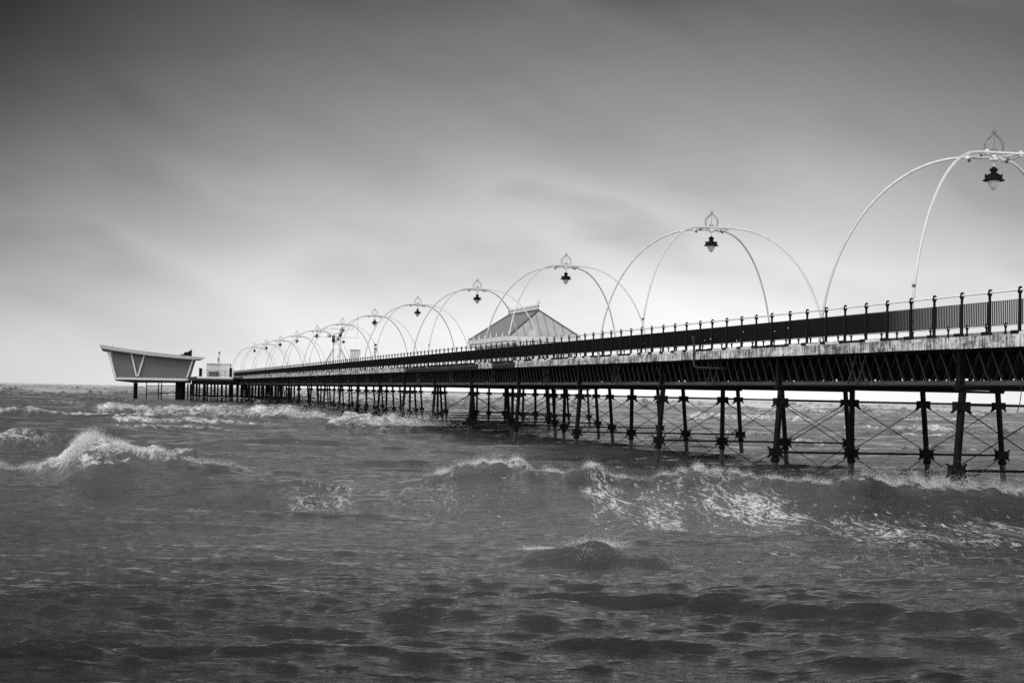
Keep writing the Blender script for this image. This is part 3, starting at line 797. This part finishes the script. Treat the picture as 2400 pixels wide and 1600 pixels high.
    # smaller steep wave nearer the camera
    xs, hs = crest_heights(32.3, 0, .35, 9, [(1080, 1345), (1223, 1316), (1260, 1304), (1318, 1292), (1352, 1281), (1430, 1286), (1512, 1304), (1614, 1332), (1700, 1350)], 0)
    breaker(32.3, xs, hs, .8, 1.8, foam_amt=.0, seed=9, bend=.35, lean=.35, trough=.4, quiet=.4)
    breaker(32.3, xs, [0.] * len(xs), .8, 1.8, .95, (.4, .12), seed=9, bend=.35, rag=.4, fx=([1230, 1262, 1330, 1400, 1440, 1480, 1640, 1700], [0, .6, .3, .85, .75, .3, .4, 0]))
    # a few longer swells cross the near water
    for B0, xs_, hh, sd in ((19.6, [380, 560, 760, 900, 1150], .15, 51), (20.4, [-300, -60, 90, 200, 420], .17, 52), (28.2, [20, 170, 260, 320, 480], .13, 53), (27.5, [-300, -40, 60, 110, 240], .12, 54),
                            (31.5, [420, 570, 640, 690, 860], .13, 55), (24.6, [1480, 1700, 1850, 1980, 2200], .15, 56), (20.2, [1850, 2040, 2160, 2280, 2560], .19, 57), (23.0, [900, 1080, 1230, 1330, 1560], .13, 58), (17.6, [-200, 150, 420, 700, 1100], .14, 59)):
        breaker(B0, xs_, [0, hh * .5, hh * .68, hh * .5, 0], .55, 1.5, seed=sd, bend=.45, gentle=True, rag=.25, tilt=.05)
    # rows of surf farther out
    breaker(160, [-300, 0, 60, 160, 260, 400, 620, 800, 880], [.3, .42, .34, .26, .46, .40, .28, .2, 0], 2.2, 5, .92, (1.0, .28), seed=21, rag=.5, bend=2.2)
    breaker(184, [190, 250, 320, 430, 560, 680, 745, 790], [0, .42, .7, .6, .7, .66, .5, 0], 4.0, 9, .92, (1.5, .35), seed=22, rag=.5, bend=2.6, tilt=-.12)
    breaker(134, [745, 790, 850, 930, 985, 1010], [0, .45, .7, .66, .5, 0], 3.4, 6, .92, (1.6, .4), seed=23, rag=.5, bend=1.6, tilt=-.1)
    breaker(86, [-400, -100, 20, 90, 140, 200, 240], [.5, .48, .42, .26, .14, .08, 0], 2.4, 4, .8, (1.3, .4), seed=24, rag=.5, bend=.8)
    breaker(240, [1560, 1640, 1760, 1880, 1960], [0, .5, .62, .5, 0], 4, 8, 1.0, (1.3, .35), seed=25, rag=.5, bend=2)
    breaker(178, [1960, 2010, 2120, 2220, 2300, 2360, 2460], [0, .40, .46, .34, .1, .36, .4], 2.6, 5, .9, (1.1, .3), seed=26, rag=.5, bend=1.4)
    breaker(282, [2120, 2170, 2230, 2270], [0, .42, .42, 0], 3, 6, .9, (1.1, .35), seed=27, rag=.5)
    r = np.random.default_rng(5)
    for k in range(230):
        B0 = math.exp(r.uniform(math.log(75), math.log(2600)))
        x0 = r.uniform(-300, 2700); ln = r.uniform(40, 190) * (1 + 60 / B0)
        big = B0 > 330
        if B0 < 150: hh_ = .45
        else: hh_ = 1.0
        hh = r.uniform(.22, .5) * (2.9 if big else hh_)
        f_ = r.uniform(.55, 1.0) if (big or r.random() < .33) else 0
        if 120 < B0 < 330 and 950 < x0 < 1500: f_ = 0
        breaker(B0, [x0 - ln, x0 - ln * .4, x0 + ln * .2, x0 + ln], [0, hh, hh * .9, 0], max(1.2, B0 * .011), max(2.0, B0 * .02), f_, (1.0, .35), seed=100 + k, rag=.5, bend=max(.6, B0 * .008))
    for k in range(46):                   # broken, heaving water on the bank off the pier head
        B0 = r.uniform(290, 850); x0 = r.uniform(-250, 1100); ln = r.uniform(25, 90); hh = r.uniform(.5, 1.15)
        breaker(B0, [x0 - ln, x0 - ln * .4, x0 + ln * .2, x0 + ln], [0, hh, hh * .8, 0], B0 * .010, B0 * .014, r.uniform(.5, .85), (.9, .4), seed=600 + k, bend=B0 * .008, rag=.6)
    # --- tumbling foam is lumpy
    turb = np.zeros((nr, nc))
    for k in range(26):
        l = rng.uniform(.35, 2.6); n = min(nr, int(np.searchsorted(res, l / 2.2)))
        th = rng.uniform(0, PI)
        turb[:n] += np.abs(np.sin(2 * PI / l * (math.sin(th) * A[:n] + math.cos(th) * Bm[:n]) + rng.uniform(0, 6.3))) * l * .035
    h += foam * (turb - turb.mean())
    # --- small whitecaps on the tallest random crests
    lohi = np.searchsorted(b, 62)
    hn = hraw[:lohi] / max(hraw[:lohi].std(), .02)
    foam[:lohi] = np.maximum(foam[:lohi], np.clip((hn - 2.0) / .7, 0, 1) * .72)
    # lacy foam left on the face of the big breaker
    px = 1200 + FPX * t[None, :] * np.ones((nr, 1))
    def patch(x0, x1, b0, b1, amt, soft=.35):
        xw = px + 22 * wob(Bm * 1.6, 31) + 18 * wob(A * 1.3, 32); fx = np.exp(-((xw - (x0 + x1) / 2) / ((x1 - x0) * .42)) ** 4)
        Bt = Bm + .28 * A * np.clip((b1 - 34) / 12, 0, 1)
        Bt = Bt + .9 * wob(A * .9, 33); fb = np.exp(-((Bt - (b0 + b1) / 2) / ((b1 - b0) * .42)) ** 4)
        np.maximum(lace, amt * np.sqrt(fx * fb), out=lace)
    patch(900, 1300, 44.5, 53.5, .36); patch(1150, 1260, 43, 55.0, .40); patch(1370, 1540, 43, 55, .58); patch(1500, 1640, 42, 54.0, .72)
    patch(1600, 1950, 41, 54, .58); patch(1850, 2500, 37.5, 53, .56); patch(1200, 1700, 40, 46, .38)
    patch(650, 880, 43, 54, .46); patch(860, 1010, 46, 53.5, .40); patch(-400, 560, 40, 52, .1)
    patch(1400, 2500, 29, 38, .33); patch(1000, 1800, 30.5, 33.5, .2); patch(-400, 2800, 54, 120, .2)
    h *= 1; hq = h
    # position
    X = (A + oa * calm); Y = (Bm + ob); Zz = hq
    wx = X * R0.x + Y * F0.x; wy = X * R0.y + Y * F0.y
    co = np.stack([wx, wy, Zz], -1).reshape(-1, 3).astype(np.float32)
    i = np.arange(nr * nc).reshape(nr, nc)
    q = np.stack([i[:-1, :-1], i[:-1, 1:], i[1:, 1:], i[1:, :-1]], -1).reshape(-1, 4)
    me = bpy.data.meshes.new('sea')
    me.vertices.add(len(co)); me.vertices.foreach_set('co', co.ravel())
    me.loops.add(q.size); me.loops.foreach_set('vertex_index', q.ravel().astype(np.int32))
    me.polygons.add(len(q)); me.polygons.foreach_set('loop_start', np.arange(0, q.size, 4, dtype=np.int32))
    me.polygons.foreach_set('use_smooth', np.ones(len(q), dtype=bool))
    me.update(calc_edges=True)
    painted_lift = np.clip((Bm - 17 + 3.5 * wob(A * .6, 77)) / 20, 0, 1)  # painted brightness of the water, rising with distance from the camera
    for nm, arr in (('foam', foam), ('lace', lace), ('painted_lift', painted_lift)):
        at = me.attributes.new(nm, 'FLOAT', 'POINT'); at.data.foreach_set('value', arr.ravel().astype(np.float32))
    o = bpy.data.objects.new('sea', me); COL.objects.link(o)
    o['kind'] = 'structure'; o['label'] = 'rough grey sea with breaking waves and lacy foam'
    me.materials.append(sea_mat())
    def height(wx_, wy_):             # nearest grid height at a world point
        p = Vector((wx_, wy_, 0)); aa = p.dot(R0); b_ = p.dot(F0)
        r_ = min(nr - 1, int(np.searchsorted(b, b_))); c_ = int(np.clip(np.searchsorted(t, aa / b_), 0, nc - 1))
        return float(hq[r_, c_])
    # crest of the main breaker, for the spray
    bl = 53.5 - .28 * 53.5 * t + .9 * wob(53.5 * t, 5)
    ci = np.clip(np.searchsorted(b, bl), 0, nr - 1)
    return height, (px[0], X[ci, np.arange(nc)], Y[ci, np.arange(nc)], hq[ci, np.arange(nc)])

def sea_mat():
    m = bpy.data.materials.new('sea_water'); m.use_nodes = True
    nt = m.node_tree; b = nt.nodes['Principled BSDF']
    geo = N(nt, 'ShaderNodeNewGeometry')
    def att(nm):
        a = N(nt, 'ShaderNodeAttribute', attribute_name=nm); return a.outputs['Fac']
    def noise(sc, det=4.0, ro=.55, dist=0.0, rot=0.0):
        mp = N(nt, 'ShaderNodeMapping'); mp.inputs['Scale'].default_value = sc; mp.inputs['Rotation'].default_value = (0, 0, rot)
        nt.links.new(geo.outputs['Position'], mp.inputs[0])
        n = N(nt, 'ShaderNodeTexNoise', i_Scale=1.0, i_Detail=det, i_Roughness=ro, i_Distortion=dist)
        nt.links.new(mp.outputs[0], n.inputs['Vector']); return n.outputs[0]
    foam = att('foam'); lace = att('lace')
    f1 = noise((.55, .40, 1.4), 8, .72, 1.2); f2 = noise((3.2, 2.2, 6), 5, .72, .8)
    fm = math_n(nt, 'ADD', math_n(nt, 'MULTIPLY', f2, .5), math_n(nt, 'MULTIPLY', f1, .5))
    # dense foam: thick patches where the noise beats a threshold that falls as the foam thickens
    thr = math_n(nt, 'SUBTRACT', .74, math_n(nt, 'MULTIPLY', foam, .34))
    dense = ramp(nt, math_n(nt, 'MULTIPLY', math_n(nt, 'SUBTRACT', fm, thr), 4.0), [(0.0, 0.0), (0.25, 0.45), (0.7, 1.0)])
    # lace: ridged noise lines broken by a coarse noise
    r1 = noise((1.7, .48, 1.0), 5, .62, 1.3); r2 = noise((6.0, 1.9, 4), 4, .6, 1.0)
    def ridge(x, w): return math_n(nt, 'SUBTRACT', 1.0, math_n(nt, 'MULTIPLY', math_n(nt, 'ABSOLUTE', math_n(nt, 'SUBTRACT', x, .5)), w), None, True)
    rr = math_n(nt, 'ADD', math_n(nt, 'MULTIPLY', ridge(r1, 13.0), .58), math_n(nt, 'MULTIPLY', ridge(r2, 9.0), .50))
    gate = noise((.42, .14, .3), 4, .6, .5)
    g = math_n(nt, 'MULTIPLY', math_n(nt, 'SUBTRACT', gate, .30), 3.0, None, True)
    ll = math_n(nt, 'MULTIPLY', math_n(nt, 'MULTIPLY', rr, g), lace)
    lc = ramp(nt, ll, [(.16, 0), (.30, .5), (.52, 1.0)])
    fl = noise((7.5, 2.4, 5), 3, .6, .5)      # loose flecks of foam scattered between the webs
    fleck = ramp(nt, math_n(nt, 'MULTIPLY', math_n(nt, 'SUBTRACT', math_n(nt, 'ADD', fl, math_n(nt, 'MULTIPLY', lace, .22)), .715), math_n(nt, 'MULTIPLY', lace, 9.0)), [(0.0, 0.0), (.35, .8)])
    white = math_n(nt, 'MAXIMUM', math_n(nt, 'MAXIMUM', dense, lc), fleck)
    # churned, slightly paler water round the foam
    aer = math_n(nt, 'MULTIPLY', math_n(nt, 'MAXIMUM', math_n(nt, 'MULTIPLY', lace, .6), foam), .5)
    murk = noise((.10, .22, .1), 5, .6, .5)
    # lit middle water and dark foreground painted into the base colour
    col = math_n(nt, 'ADD', math_n(nt, 'MULTIPLY', math_n(nt, 'MULTIPLY', murk, att('painted_lift')), .10), .010)
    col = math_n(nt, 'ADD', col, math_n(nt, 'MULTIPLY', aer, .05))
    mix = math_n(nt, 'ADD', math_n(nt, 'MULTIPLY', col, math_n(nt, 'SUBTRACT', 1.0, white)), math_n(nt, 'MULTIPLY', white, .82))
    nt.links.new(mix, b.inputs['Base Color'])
    nt.links.new(math_n(nt, 'ADD', math_n(nt, 'MULTIPLY', white, .6), .06), b.inputs['Roughness'])
    nt.links.new(math_n(nt, 'SUBTRACT', .5, math_n(nt, 'MULTIPLY', white, .4)), b.inputs['Specular IOR Level'])
    b.inputs['IOR'].default_value = 1.333
    rip = math_n(nt, 'ADD', noise((4.5, 13, 13), 5, .62, .4), math_n(nt, 'MULTIPLY', noise((1.3, 4.4, 4.4), 3, .5, .6), 2.6))
    bp = N(nt, 'ShaderNodeBump', i_Strength=1.0, i_Distance=.030); nt.links.new(rip, bp.inputs['Height'])
    bp2 = N(nt, 'ShaderNodeBump', i_Strength=.8, i_Distance=.05); nt.links.new(white, bp2.inputs['Height']); nt.links.new(bp.outputs[0], bp2.inputs['Normal'])
    nt.links.new(bp2.outputs[0], b.inputs['Normal'])
    return m
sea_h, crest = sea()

# ------------------------------------------------------------------ spray: thousands of real drops
def spray():
    pts = []; sz = []
    cx, ca, cb, ch = crest
    r = np.random.default_rng(3)
    def at_crest(px):
        i = np.clip(np.searchsorted(cx, px), 0, len(cx) - 1); return ca[i], cb[i], ch[i]
    # breaking head on the left: a torn lip, mist above it and strands falling in front of the dark face
    n = 80000
    px = np.clip(r.normal(255, 62, n), 60, 470); a, b_, z = at_crest(px)
    env = np.exp(-((px - 240) / 60) ** 2)
    up = np.abs(r.normal(0, 1, n)) ** 1.3 * (.02 + .105 * env ** 2)
    fwd = r.uniform(-.25, .7, n) * (.35 + env)
    pts.append(np.stack([a + r.normal(0, .1, n) + up * .3, b_ - fwd - .15, z + up - .55 * np.clip(fwd, 0, 2) ** 1.5 * r.uniform(.2, 1, n) + .02], -1)); sz.append(r.uniform(.0016, .006, n))
    ns = 150                               # strands
    sp0 = np.clip(r.normal(255, 58, ns), 110, 420); ln = r.uniform(.25, 1.0, ns) * (.45 + np.exp(-((sp0 - 250) / 55) ** 2)); sa = r.normal(0, .12, ns); sw = r.uniform(.012, .05, ns)
    n = 60000
    k = r.integers(0, ns, n); u = r.random(n) ** 1.5
    a, b_, z = at_crest(sp0[k])
    pts.append(np.stack([a + r.normal(0, 1, n) * sw[k] * (.5 + u) + sa[k] * u, b_ - .3 - .8 * u * ln[k] - .12 * r.random(n), z + .06 - ln[k] * u * .85 + r.normal(0, .012, n)], -1)); sz.append(r.uniform(.002, .008, n))
    # curl and fringe along the rest of that crest
    n = 60000
    px = r.uniform(-40, 600, n); a, b_, z = at_crest(px)
    fwd = np.minimum(r.exponential(.3, n), 1.1); wgt = np.interp(px, [-40, 150, 330, 450, 600], [.6, .8, 1, .7, .25])
    keep = r.random(n) < wgt
    p_ = np.stack([a + r.normal(0, .08, n), b_ - fwd - .1, z + r.normal(.03, .06, n) - fwd * .55 + .04], -1)[keep]
    pts.append(p_); sz.append(r.uniform(.0016, .006, len(p_)))
    # fringe blown off the crest of the main breaker
    n = 125000
    px = r.uniform(1000, 2420, n); a, b_, z = at_crest(px)
    wgt = np.interp(px, [1000, 1060, 1200, 1270, 1340, 1420, 1480, 1600, 1680, 1800, 1960, 2060, 2250, 2420], [.2, .8, 1, .7, .4, .9, .3, .6, .8, .5, .6, 1, 1, 1])
    wgt = wgt * (.55 + .45 * np.sin(px * .11) * np.sin(px * .037 + 1))
    keep = r.random(n) < wgt
    hgt = r.exponential(.05, n) + np.where(px > 2020, r.exponential(.10, n), 0)
    p_ = np.stack([a - hgt * .3 + r.normal(0, .04, n), b_ + r.normal(0, .16, n), z + hgt], -1)[keep]
    pts.append(p_); sz.append(r.uniform(.0016, .0055, len(p_)))
    # surf bursting round the nearest piles
    for px0, py0, dep, n, sx, szv in ((2225, 1150, 51, 3200, .45, .24), (2090, 1145, 55, 2200, .8, .12), (2350, 1160, 53, 2600, .8, .14), (735, 962, 176, 2200, 2.2, .75), (640, 965, 182, 1200, 4.5, .4), (960, 992, 132, 1800, 1.6, .55), (1400, 1278, 32.55, 1500, .26, .085), (1268, 1302, 32.4, 600, .2, .035)):
        n = n * 5; w = P(px0, py0, dep); a0 = w.dot(R0); b0 = w.dot(F0)
        zb = sea_h(w.x, w.y)
        pts.append(np.stack([a0 + r.normal(0, sx, n), b0 + r.normal(0, sx * .6, n), zb + np.abs(r.normal(0, szv, n)) * np.exp(-(r.normal(0, .6, n)) ** 2)], -1))
        sz.append(r.uniform(.0016, .0065, n) * max(.6, dep / 55))
    p = np.concatenate(pts); s_ = np.concatenate(sz)[:, None]
    w = np.stack([p[:, 0] * R0.x + p[:, 1] * F0.x, p[:, 0] * R0.y + p[:, 1] * F0.y, p[:, 2]], -1)
    base = np.array([(1, 1, 1), (-1, -1, 1), (-1, 1, -1), (1, -1, -1)], float) * .8
    n = len(w)
    # random turn of each drop about z and x
    an = r.uniform(0, 6.28, n); c_, sn = np.cos(an), np.sin(an)
    V = np.repeat(base[None], n, 0)
    V = np.stack([V[..., 0] * c_[:, None] - V[..., 1] * sn[:, None], V[..., 0] * sn[:, None] + V[..., 1] * c_[:, None], V[..., 2]], -1)
    co = (w[:, None, :] + V * s_[:, None, :]).reshape(-1, 3).astype(np.float32)
    f = np.array([(0, 1, 3), (0, 2, 1), (0, 3, 2), (1, 2, 3)])
    q = (f[None] + (np.arange(n) * 4)[:, None, None]).reshape(-1, 3)
    me = bpy.data.meshes.new('sea_spray')
    me.vertices.add(len(co)); me.vertices.foreach_set('co', co.ravel())
    me.loops.add(q.size); me.loops.foreach_set('vertex_index', q.ravel().astype(np.int32))
    me.polygons.add(len(q)); me.polygons.foreach_set('loop_start', np.arange(0, q.size, 3, dtype=np.int32))
    me.update(calc_edges=True)
    me.materials.append(mat('spray_drop', .9, .5, .3, noise=((1, 1, 1), .86, .92, .2)))
    o = bpy.data.objects.new('sea_spray', me); COL.objects.link(o)
    tag(o, 'white drops of spray thrown up from the breaking crests', None, None, 'stuff')
spray()
